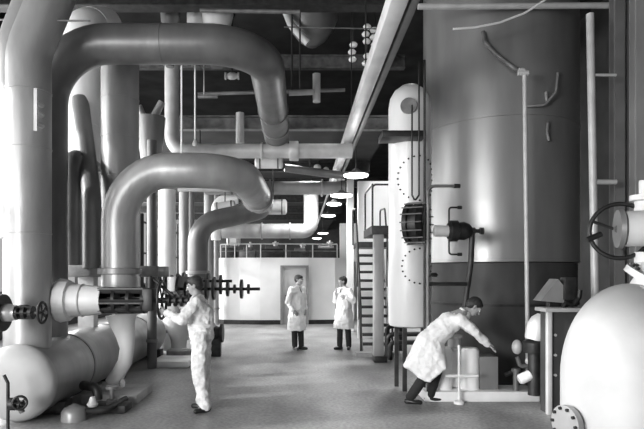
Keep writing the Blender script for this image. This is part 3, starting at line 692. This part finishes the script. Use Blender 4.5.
# motor pump at right
t = thing('pump_motor', 'small pale upright motor with stub cylinders left of the dark cabinet', 'pump', P(530, 395, 7.6))
c = P(534, 340, 7.5)
part('motor', lathe(B(), c, (.25, 0, 1), [(0, .12), (.05, .13), (.22, .13), (.3, .10), (.36, .04)], 24), 'tank_pale', t)
part('base_ring', lathe(B(), c - V((0, 0, .17)), (0, 0, 1), [(0, .14), (.05, .15), (.14, .15), (.17, .12)], 24), 'iron_black', t)
part('column', cyl(B(), (c.x, c.y, .14), c - V((0, 0, .17)), .08, n=20), 'steel_dark', t)
q = P(517, 347, 7.6); part('float_bowl', (lambda b: (hull(b, [(q, (.07, .07, .1))]), b)[1])(B()), 'pale_pipe', t)
part('stub', lathe(B(), P(519, 380, 7.5), (1, 0, .45), [(0, .055), (.02, .07), (.16, .07), (.18, .05)], 20), 'white_paint', t)
part('stub', lathe(B(), P(526, 360, 7.55), (1, 0, -.3), [(0, .03), (.02, .05), (.2, .05)], 16), 'pale_pipe', t)
part('stub', lathe(B(), P(516, 393, 7.8), (0, 0, 1), [(0, .04), (.3, .04), (.3, .06), (.34, .06)], 14), 'steel_mid', t)
part('link_pipe', tube(B(), [P(517, 357, 7.6), P(520, 366, 7.6), P(540, 366, 7.6), P(543, 395, 7.6)], .028, .05, 10), 'steel_mid', t)
part('link_pipe', tube(B(), [P(505, 375, 7.9), P(522, 368, 7.9), P(540, 350, 7.9)], .03, .05, 10), 'steel_dark', t)
# cabinet
cx0, cx1 = P(547, 0, 7.0).x, P(577, 0, 7.0).x
t = thing('control_cabinet', 'dark bolted steel cabinet with grey edge beside the white domed vessel', 'cabinet', (3.3, 7.05, 0))
part('body', box(B(), (cx0 + .02, 7.03, .0), (cx1 + .35, 7.25, P(0, 312, 7).z), .01), 'tank_dark', t)
part('edge_post', box(B(), (cx0, 6.98, 0), (cx0 + .06, 7.05, P(0, 311, 7).z), .008), 'pale_pipe', t)
part('top_plate', box(B(), (cx0 - .03, 6.96, P(0, 312, 7).z), (cx1 + .35, 7.3, P(0, 308, 7).z), .008), 'concrete', t)
for y in (335, 355, 375): bolts(t, [P(555, y, 7.03)], (0, -1, 0), .018, .02, 'pale_pipe')
zt_ = P(0, 308, 7).z
t = thing('gauge_hood', 'pale angular instrument hood standing on the dark cabinet', 'instrument', (3.3, 7.2, zt_))
b = B(); cs = [[P(541, 301, 7.2), P(564, 303, 7.2), P(565, 287, 7.2), P(558, 279, 7.2)], [p + V((0, .25, 0)) for p in (P(541, 301, 7.2), P(564, 303, 7.2), P(565, 287, 7.2), P(558, 279, 7.2))]]
rings(b, cs); part('hood', b, 'lagging', t, flat=True)
part('neck', box(B(), P(550, 309, 7.25), P(560, 301, 7.25) + V((0, .12, 0))), 'iron_black', t)
t = thing('cabinet_fitting', 'black handle fitting on the cabinet top, next to the domed vessel', 'fitting', (3.45, 7.1, zt_))
part('loop', tube(B(), [P(563, 308, 7.1), P(566, 302, 7.1), P(572, 306, 7.1), P(579, 298, 7.1), P(580, 290, 7.1)], .03, .05, 10), 'iron_black', t)
part('cap', box(B(), P(565, 300, 7.15), P(577, 277, 7.15) + V((0, .15, 0)), .01), 'steel_dark', t)

# ================================================================== WHITE DOMED VESSEL
d0 = 4.7; vx = P(629, 0, d0).x; vr = .525; zb = .88
t = thing('domed_vessel', 'big smooth white domed vessel at lower right corner', 'vessel', (vx, d0, 0))
prof = [(0, vr)]
topz = P(0, 283.5, d0).z
for k in range(0, 17):
    a = k / 16 * PI / 2; prof.append((zb + (topz - zb) * math.sin(a), vr * math.cos(a) if k < 16 else .01))
part('shell', lathe(B(), (vx, d0, 0), (0, 0, 1), prof, 72), 'vessel_white', t)
sb = B(); pts = []
for k in range(15):
    a = PI / 2 * (1 - k / 14); 
    r = vr * math.cos(a) + .003; z = zb + (topz - zb) * math.sin(a); th = math.radians(-78)
    pts.append(V((vx + r * math.cos(th), d0 + r * math.sin(th), z)))
tube(sb, pts[2:], .007, 0, 8); part('weld_seam', sb, 'vessel_white', t)
fc = P(568, 424, d0 - .2); fd = V((-.95, -.3, 0))
fb = part('side_flange', lathe(B(), fc + V((.06, .1, -.02)), fd, [(-.1, .10), (.0, .10), (.0, .15), (.05, .15), (.055, .1)], 24), 'lagging', t)
for q in circ(fc + V((.06, .1, -.02)) + fd * .05, fd, .125, 10): part('bolt', cyl(B(), q, q + fd * .02, .014, n=8), 'iron_black', fb)
# bolted nozzle on top
nz = P(653, 285, 4.75)
t2 = part('top_flange', lathe(B(), (nz.x, nz.y, nz.z - .09), (.45, -.38, 1), [(-.15, .2), (0, .2), (.08, .2), (.085, .3), (.14, .3), (.15, .22), (.24, .2)], 36), 'lagging_white', t)
axn = V((.45, -.38, 1)).normalized(); cc = V((nz.x, nz.y, nz.z - .09)) + axn * .145
for q in circ(cc, axn, .265, 16): part('bolt', cyl(B(), q, q + axn * .025, .018, n=8), 'iron_black', t2)
# nozzle pipe with handwheel
t = thing('wheel_valve', 'white valve pipe with large black handwheel at the right edge', 'valve', P(640, 260, 5.3))
c = P(617, 229, 5.3)
part('barrel', lathe(B(), c, (1, -.3, .0), [(0, .08), (0, .18), (.04, .19), (.06, .16), (.12, .155), (.6, .155), (.62, .22), (.7, .22), (.7, .15), (1.0, .15)], 32), 'lagging_mid', t)
part('bonnet', lathe(B(), P(646, 212, 5.35), (0, 0, 1), [(0, .1), (.1, .1), (.11, .14), (.16, .14), (.17, .06), (.3, .06)], 20), 'lagging_white', t)
part('lower_bonnet', lathe(B(), P(646, 252, 5.35), (0, 0, -1), [(0, .1), (.1, .1), (.11, .14), (.18, .14), (.2, .1), (.4, .1)], 20), 'lagging_white', t)
hwc = P(620, 231, 5.42)
handwheel(t, hwc, (-.35, -1, .05), .265, spokes=3, r=.021, a0=.4)
part('stem', cyl(B(), hwc, c + V((.02, 0, 0)), .04, n=12), 'iron_black', t)
part('sleeve', lathe(B(), c + V((.06, -.018, 0)), (1, -.3, 0), [(0, .168), (.5, .168)], 32), 'lagging_white', t)
part('wheel_grip', cyl(B(), P(587, 240, 5.36), P(601, 234, 5.36), .028, n=10), 'iron_black', t)

# ================================================================== PEOPLE
tex = bpy.data.textures.new('cloth_folds', 'CLOUDS'); tex.noise_scale = .11; tex.noise_depth = 2
def remesh(o, vox, smooth=4, disp=0):
    m = o.modifiers.new('Remesh', 'REMESH'); m.mode = 'VOXEL'; m.voxel_size = vox; m.use_smooth_shade = True
    s = o.modifiers.new('Smooth', 'SMOOTH'); s.iterations = smooth; s.factor = .5
    if disp:
        q = o.modifiers.new('Folds', 'DISPLACE'); q.texture = tex; q.strength = disp; q.mid_level = .5; q.texture_coords = 'LOCAL'
def hand(bm, w, d, n, curl=.5, side=1, sc=1.0):
    # w wrist, d pointing direction, n palm-facing direction
    d = V(d).normalized(); n = V(n); n = (n - d * n.dot(d)).normalized(); u = d.cross(n) * side
    w = V(w)
    hull(bm, [(w, .026), (w + d * .03 * sc, .028)])
    hull(bm, [(w + d * .03 + u * .015, .018), (w + d * .03 - u * .015, .018), (w + d * .085 + u * .03, .014), (w + d * .085 - u * .03, .014)])
    for k, (off, L) in enumerate(((.033, .07), (.011, .08), (-.011, .074), (-.032, .056))):
        p = w + d * .085 + u * off; a = curl * .6
        for j in range(3):
            dd = d * math.cos(a) + n * math.sin(a); q = p + dd * L * (.45, .3, .25)[j]
            cap(bm, p, q, .0105 - j * .001, .0098 - j * .001); p = q; a += curl
    p = w + d * .03 + u * .03; q = p + (d * .6 + u * .7 + n * .3).normalized() * .045; r = q + (d * .8 + u * .1 + n * .6 * curl).normalized() * .035
    cap(bm, p, q, .014, .012); cap(bm, q, r, .012, .01)
def head(bm, hb, c, f, up, root, hair_kind='short', glasses=False):
    # c head centre, f facing, up
    f = V(f).normalized(); up = V(up); up = (up - f * up.dot(f)).normalized(); s = f.cross(up)
    mt = Matrix((( s.x, f.x, up.x, c[0]), (s.y, f.y, up.y, c[1]), (s.z, f.z, up.z, c[2]), (0, 0, 0, 1)))
    hull(bm, [((0, -.012, .03), (.074, .092, .085)), ((0, .03, .0), (.06, .06, .07)), ((0, .045, -.075), (.035, .035, .03))], mt)
    hull(bm, [((0, .09, .012), (.008, .01, .012)), ((0, .112, -.022), (.014, .012, .010))], mt)
    hull(bm, [((0, .085, -.056), (.024, .012, .008))], mt)
    hull(bm, [((-.05, .072, .032), (.012, .02, .008)), ((.05, .072, .032), (.012, .02, .008))], mt)
    for q in (-1, 1): hull(bm, [((q * .077, -.008, .015), (.010, .018, .026)), ((q * .072, -.002, -.015), (.007, .01, .012))], mt)
    # hair shell
    hull(hb, [((0, -.028, .052), (.09, .10, .09)), ((0, -.045, .02), (.09, .082, .075)), ((0, -.05, -.04), (.055, .05, .03))], mt)
    hull(hb, [((0, .03, .085), (.06, .055, .035))], mt)
    return mt
def face_parts(body, mt):
    for q in (-1, 1):
        b = B(); hull(b, [((q * .03, .083, .012), (.013, .012, .009))], mt); e = part('eye', b, 'white_paint', body)
        b = B(); hull(b, [((q * .03, .092, .012), (.006, .006, .006))], mt); part('pupil', b, 'iron_black', body)
        b = B(); hull(b, [((q * .018, .092, .034), .004), ((q * .045, .082, .033), .004)], mt); part('eyebrow', b, 'hair', body)
    b = B(); hull(b, [((-.02, .094, -.055), .003), ((.02, .094, -.055), .003)], mt); part('mouth', b, 'steel_mid', body)
def person(label, loc, J, clothes):
    """J: joints in local metres (x right in view, y away, z up)."""
    t = thing('person', label, 'person', loc)
    L = V(loc); g = lambda k: L + V(J[k])
    bm = B(); hb = B()
    mt = head(bm, hb, g('head'), J['face'], J['up'], t)
    nb = g('neck'); cap(bm, nb, g('head') + V((0, 0, -.03)), .056, .052)
    # trunk
    ax = (g('shR') - g('shL')).normalized()
    ch = g('chest'); pe = g('pelvis')
    hull(bm, [(g('shL'), .06), (g('shR'), .06), (ch, (.15, .11, .12)), (nb, .06)])
    hull(bm, [(ch, (.14, .11, .12)), (pe, (.14, .11, .1))])
    for s in 'LR':
        cap(bm, g('sh' + s), g('el' + s), .052, .040); cap(bm, g('el' + s), g('wr' + s), .040, .027)
        cap(bm, g('hip' + s), g('kn' + s), .085, .055); cap(bm, g('kn' + s), g('an' + s), .055, .038)
        an = g('an' + s); cap(bm, an + V((0, 0, -.02)), an + V(J['toe' + s]).normalized() * .11 + V((0, 0, -.05)), .035, .025)
        h = J['hand' + s]; hand(bm, g('wr' + s), h[0], h[1], h[2], 1 if s == 'R' else -1)
    body = part('body', bm, 'skin', t); remesh(body, .0065, 3)
    face_parts(body, mt)
    hair = part('hair', hb, 'hair', t); remesh(hair, .012, 2, .012)
    for s in 'LR':
        b = B(); an = g('an' + s); tv = V(J['toe' + s]); tn = tv.normalized()
        z = an.z - .045
        hull(b, [(V((an.x, an.y, z - .005)) - tn * .05, .037), (V((an.x, an.y, z)), .045), (V((an.x, an.y, z - .012)) + tn * .13, .03), (V((an.x, an.y, z - .012)) + tn * .06, (.046, .046, .03))])
        sh = part('shoe', b, clothes.get('shoe', 'shoe'), t)
    # trousers
    ov = clothes['kind'] == 'overalls'; tk = .115 if ov else .088
    b = B(); hull(b, [(pe, (.14, .12, .10)), (g('hipL') + V((0, 0, -.06)), tk * .95), (g('hipR') + V((0, 0, -.06)), tk * .95)])
    for s in 'LR':
        cap(b, g('hip' + s), g('kn' + s), tk, .096 if ov else .076); cap(b, g('kn' + s), g('an' + s) + V((0, 0, .01)), .094 if ov else .075, .082 if ov else .066)
    if clothes['kind'] == 'overalls':
        hull(b, [(pe, (.165, .135, .11)), (ch, (.175, .135, .14))])
        hull(b, [(g('shL'), .075), (g('shR'), .075), (ch, (.17, .135, .13)), (nb + V((0, 0, -.04)), .08)])
        for s in 'LR':
            cap(b, g('sh' + s), g('el' + s), .086, .072); cap(b, g('el' + s), g('wr' + s).lerp(g('el' + s), .08), .070, .052)
        o = part('overalls', b, clothes['mat'], t); remesh(o, .011, 2, .06)
        b = B(); torus(b, nb + V((0, 0, -.005)), J['up'], .068, .018, 24, 8); part('collar', b, clothes['mat'], o)
        pk = B(); q = pe + V(J['pocket']); hull(pk, [(q + V((-.05, 0, .08)), (.012, .03, .01)), (q + V((.03, 0, -.05)), (.012, .03, .01))]); part('pocket_flap', pk, clothes['mat'], o)
        b = B(); 
        for k in range(18):
            pass
        cs = circ((pe + V((0, 0, .14))), (0, 0, 1), 1, 28); pts = [(pe + V((0, 0, .14))).lerp(q, 1) for q in cs]
        pts = [V((pe.x + (q.x - pe.x) * .168, pe.y + (q.y - pe.y) * .138, pe.z + .13)) for q in pts]
        rr = [[V((p.x, p.y, p.z - .02)), V((pe.x + (p.x - pe.x) * 1.06, pe.y + (p.y - pe.y) * 1.06, p.z - .02)), V((pe.x + (p.x - pe.x) * 1.06, pe.y + (p.y - pe.y) * 1.06, p.z + .02)), V((p.x, p.y, p.z + .02))] for p in pts + pts[:1]]
        rings(b, rr); part('waistband', b, clothes['mat'], o); body_o = o
    else:
        o = part('trousers', b, clothes['trousers'], t); remesh(o, .013, 3, .012)
        b = B(); hem = [V(x) for x in J['hem']]
        hull(b, [(g('shL'), .072), (g('shR'), .072), (ch, (.175, .135, .13)), (nb + V((0, 0, -.04)), .08)])
        hull(b, [(ch, (.175, .15, .13)), (pe, (.19, .185, .13))])
        hull(b, [(pe, (.19, .19, .13))] + [(L + q, (.035, .035, .006)) for q in hem])
        for s in 'LR':
            cap(b, g('sh' + s), g('el' + s), .078, .062); cap(b, g('el' + s), g('wr' + s).lerp(g('el' + s), .06), .060, .046)
        o = part('coat', b, clothes['mat'], t); remesh(o, .010, 2, .045)
        b = B(); torus(b, nb + V((0, 0, -.01)), J['up'], .07, .018, 24, 8); part('collar', b, clothes['mat'], o)
        fd = V(J['face']); fd.z = 0; fd.normalize(); sd = V((-fd.y, fd.x, 0))
        if 'front' in J:
            fd = V(J['front']).normalized(); upv = (nb - pe).normalized(); sd = fd.cross(upv).normalized()
            b = B(); q0 = nb - upv * .05 + fd * .085; q1 = ch + fd * .15 - upv * .05
            hull(b, [(q0 + sd * .012, .012), (q1, .008), (q0 + sd * .05 + upv * .02, .008)]); hull(b, [(q0 - sd * .012, .012), (q1, .008), (q0 - sd * .05 + upv * .02, .008)])
            part('lapel', b, clothes['mat'], o)
            b = B(); hull(b, [(nb - upv * .03 + fd * .078, .014), (nb - upv * .14 + fd * .128, .014)]); part('necktie', b, 'iron_black', t)
            for k in range(3):
                q = ch.lerp(pe, .2 + .38 * k) + fd * .15; b = B(); hull(b, [(q, .012)]); part('button', b, 'concrete', o)
            b = B(); q = pe + fd * .135 + sd * .09; hull(b, [(q + sd * .05, .008), (q - sd * .05, .008), (q + sd * .05 - upv * .12, .008), (q - sd * .05 - upv * .12, .008)]); part('pocket', b, clothes['mat'], o)
    return t
# man in overalls, hands on the valve wheel, turned left
person('man in pale overalls standing with both arms out, turning the valve handwheel', (-1.27, 7.22, 0), dict(
    pelvis=(0, 0, .97), chest=(-.03, 0, 1.28), neck=(-.05, 0, 1.47), head=(-.09, 0, 1.60), face=(-1, -.1, -.3), up=(-.15, 0, 1),
    shL=(-.05, -.17, 1.39), shR=(-.05, .17, 1.39), elL=(-.20, -.24, 1.20), elR=(-.22, .22, 1.27), wrL=(-.42, -.16, 1.27), wrR=(-.39, .1, 1.50),
    handL=((-1, .25, .05), (-.2, .8, .2), .75), handR=((-.9, -.1, .25), (0, -.2, -1), .75),
    hipL=(.0, -.09, .93), hipR=(.0, .09, .93), knL=(-.02, -.10, .5), knR=(.01, .10, .5), anL=(.06, -.10, .09), anR=(.0, .11, .09),
    toeL=(-.75, -.6, 0), toeR=(-1, .1, 0), pocket=(.02, -.13, -.08)),
    dict(kind='overalls', mat='cloth_pale', shoe='shoe'))
# far man left, coat, hands in pockets, facing right
ring = lambda cx, cy, rx, ry, z, n=10: [(cx + rx * math.cos(2 * PI * k / n), cy + ry * math.sin(2 * PI * k / n), z) for k in range(n)]
person('man in long white coat standing before the door, facing right, hands at his pockets', (P(297, 350, 13).x, 13.0, 0), dict(
    pelvis=(0, 0, .95), chest=(-.01, 0, 1.27), neck=(0, 0, 1.47), head=(.05, 0, 1.61), face=(.85, -.6, -.1), up=(.05, 0, 1),
    shL=(-.12, -.12, 1.40), shR=(.13, .10, 1.40), elL=(-.21, -.16, 1.12), elR=(.17, .14, 1.12), wrL=(-.08, -.24, .93), wrR=(.2, .0, .93),
    handL=((.6, -.3, -.6), (0, 1, -.3), .4), handR=((.0, -.6, -.7), (-1, 0, 0), .4),
    hipL=(-.08, -.03, .92), hipR=(.08, .03, .92), knL=(-.06, -.04, .5), knR=(.08, .03, .5), anL=(-.05, -.05, .09), anR=(.10, .05, .09),
    toeL=(.5, -.9, 0), toeR=(1, -.4, 0), hem=ring(-.01, 0, .185, .16, .46), front=(.8, -.6, 0)),
    dict(kind='coat', mat='cloth_white', trousers='cloth_black'))
# far man right, facing left, hand raised to chest
person('man in white coat facing left beside the stair, one hand raised to his chin', (P(344, 350, 13.05).x, 13.05, 0), dict(
    pelvis=(0, 0, .94), chest=(.01, 0, 1.25), neck=(0, 0, 1.44), head=(-.04, 0, 1.57), face=(-1, -.35, -.05), up=(-.05, 0, 1),
    shL=(-.10, .12, 1.37), shR=(.12, -.10, 1.37), elL=(-.20, .02, 1.12), elR=(.21, -.17, 1.13), wrL=(-.20, -.08, 1.33), wrR=(.03, -.22, 1.22),
    handL=((.15, -.05, 1), (1, 0, 0), .6), handR=((-1, 0, .35), (0, 1, 0), .6),
    hipL=(-.08, .03, .91), hipR=(.08, -.03, .91), knL=(-.09, .03, .5), knR=(.09, -.03, .5), anL=(-.10, .0, .09), anR=(.11, -.03, .09),
    toeL=(-1, -.5, 0), toeR=(-.2, -1, 0), hem=ring(.0, 0, .215, .17, .50), front=(-.8, -.6, 0)),
    dict(kind='coat', mat='cloth_white', trousers='cloth_black'))
# bending man
bx_ = P(420, 395, 7.95).x
person('man in white coat bending right over the pump with an outstretched hand', (bx_, 7.62, 0), dict(
    pelvis=(.06, 0, .86), chest=(.36, 0, 1.12), neck=(.53, -.02, 1.25), head=(.65, -.04, 1.31), face=(.72, -.15, -.75), up=(.7, 0, .7),
    shL=(.44, -.17, 1.15), shR=(.46, .17, 1.15), elL=(.62, -.20, .99), elR=(.66, .2, 1.0), wrL=(.80, -.13, .82), wrR=(.86, .18, .82),
    handL=((.75, .1, -.5), (0, 0, -1), .3), handR=((.8, 0, -.3), (0, 0, -1), .3),
    hipL=(.04, -.09, .84), hipR=(.06, .09, .84), knL=(.02, -.10, .46), knR=(.2, .11, .46), anL=(-.22, -.10, .10), anR=(.1, .12, .09),
    toeL=(1, -.3, 0), toeR=(1, -.1, 0), hem=[(-.22, -.14, .50), (-.24, .12, .50), (-.02, -.22, .34), (0, .22, .36), (.2, -.22, .52), (.30, .24, .58), (-.04, 0, .32)], front=(.64, 0, -.76)),
    dict(kind='coat', mat='cloth_white', trousers='cloth_black'))

# ================================================================== LIGHT
def area(name, loc, rot, sx, sy, e):
    l = bpy.data.lights.new(name, 'AREA'); l.shape = 'RECTANGLE'; l.size = sx; l.size_y = sy; l.energy = e
    o = bpy.data.objects.new(name, l); COL.objects.link(o); o.location = loc; o.rotation_euler = rot; return o
yy = YF + .8; k = 0
while yy < YB - 1:
    y1 = min(yy + 3.9, YB)
    area('window_light', (XL + .02, (yy + y1) / 2, 3.6), (0, -PI / 2, 0), 4.7, y1 - yy, (200 if yy < 3 else 430) if yy < 20 else 260)
    yy += 4.7
o = area('rear_fill_light', (-6.6, -3.6, 2.3), (0, 0, 0), 4, 3.0, 300)  # added fill from behind the camera; the hall has no window there
o.data.spread = math.radians(95)
o.rotation_euler = (V((1.5, 9, .4)) - o.location).to_track_quat('-Z', 'Y').to_euler()
for i, (x, y, d) in enumerate(LP):
    c = P(x, y, d); l = bpy.data.lights.new('lamp_light', 'POINT'); l.energy = 28 if i < 4 else 15; l.shadow_soft_size = .2
    o = bpy.data.objects.new('lamp_light', l); COL.objects.link(o); o.location = c - V((0, 0, .12))
# added spot without a visible fixture, brightening the enclosure and hall floor
for x, y in ((.3, 16.5), ):
    l = bpy.data.lights.new('added_spot', 'SPOT'); l.energy = 700; l.spot_size = 2.2; l.shadow_soft_size = .4; l.spot_blend = .6
    o = bpy.data.objects.new('added_spot', l); COL.objects.link(o); o.location = (x, y, 4.6)
for (x, y, z, e) in ((2.6, 13.0, 8.0, 1500), (-.3, 14.2, 4.9, 380)):  # two more added spots, lifting the stair partition and the middle floor
    l = bpy.data.lights.new('added_spot', 'SPOT'); l.energy = e; l.spot_size = 1.9; l.shadow_soft_size = .5; l.spot_blend = .7
    o = bpy.data.objects.new('added_spot', l); COL.objects.link(o); o.location = (x, y, z)
l = bpy.data.lights.new('sun', 'SUN'); l.energy = 3.2; l.angle = .03
o = bpy.data.objects.new('sun', l); COL.objects.link(o); o.rotation_euler = V((1, .28, -.42)).to_track_quat('-Z', 'Y').to_euler()
w = bpy.data.worlds.new('World'); SC.world = w; w.use_nodes = True
w.node_tree.nodes['Background'].inputs[0].default_value = (1, 1, 1, 1); w.node_tree.nodes['Background'].inputs[1].default_value = .35

cam = bpy.data.cameras.new('Camera'); co = bpy.data.objects.new('Camera', cam); COL.objects.link(co)
co.location = (0, 0, CH); co.rotation_euler = (PI / 2, 0, 0)
cam.sensor_width = 36; cam.sensor_fit = 'HORIZONTAL'; cam.lens = 36 * F / 644
cam.shift_x = (322 - VX) / 644; cam.shift_y = (VY - 214.5) / 644; cam.clip_end = 200
SC.camera = co
SC.view_settings.view_transform = 'Standard'; SC.view_settings.look = 'None'; SC.view_settings.gamma = 1
SC.view_settings.exposure = 0.3; SC.view_settings.use_curve_mapping = False
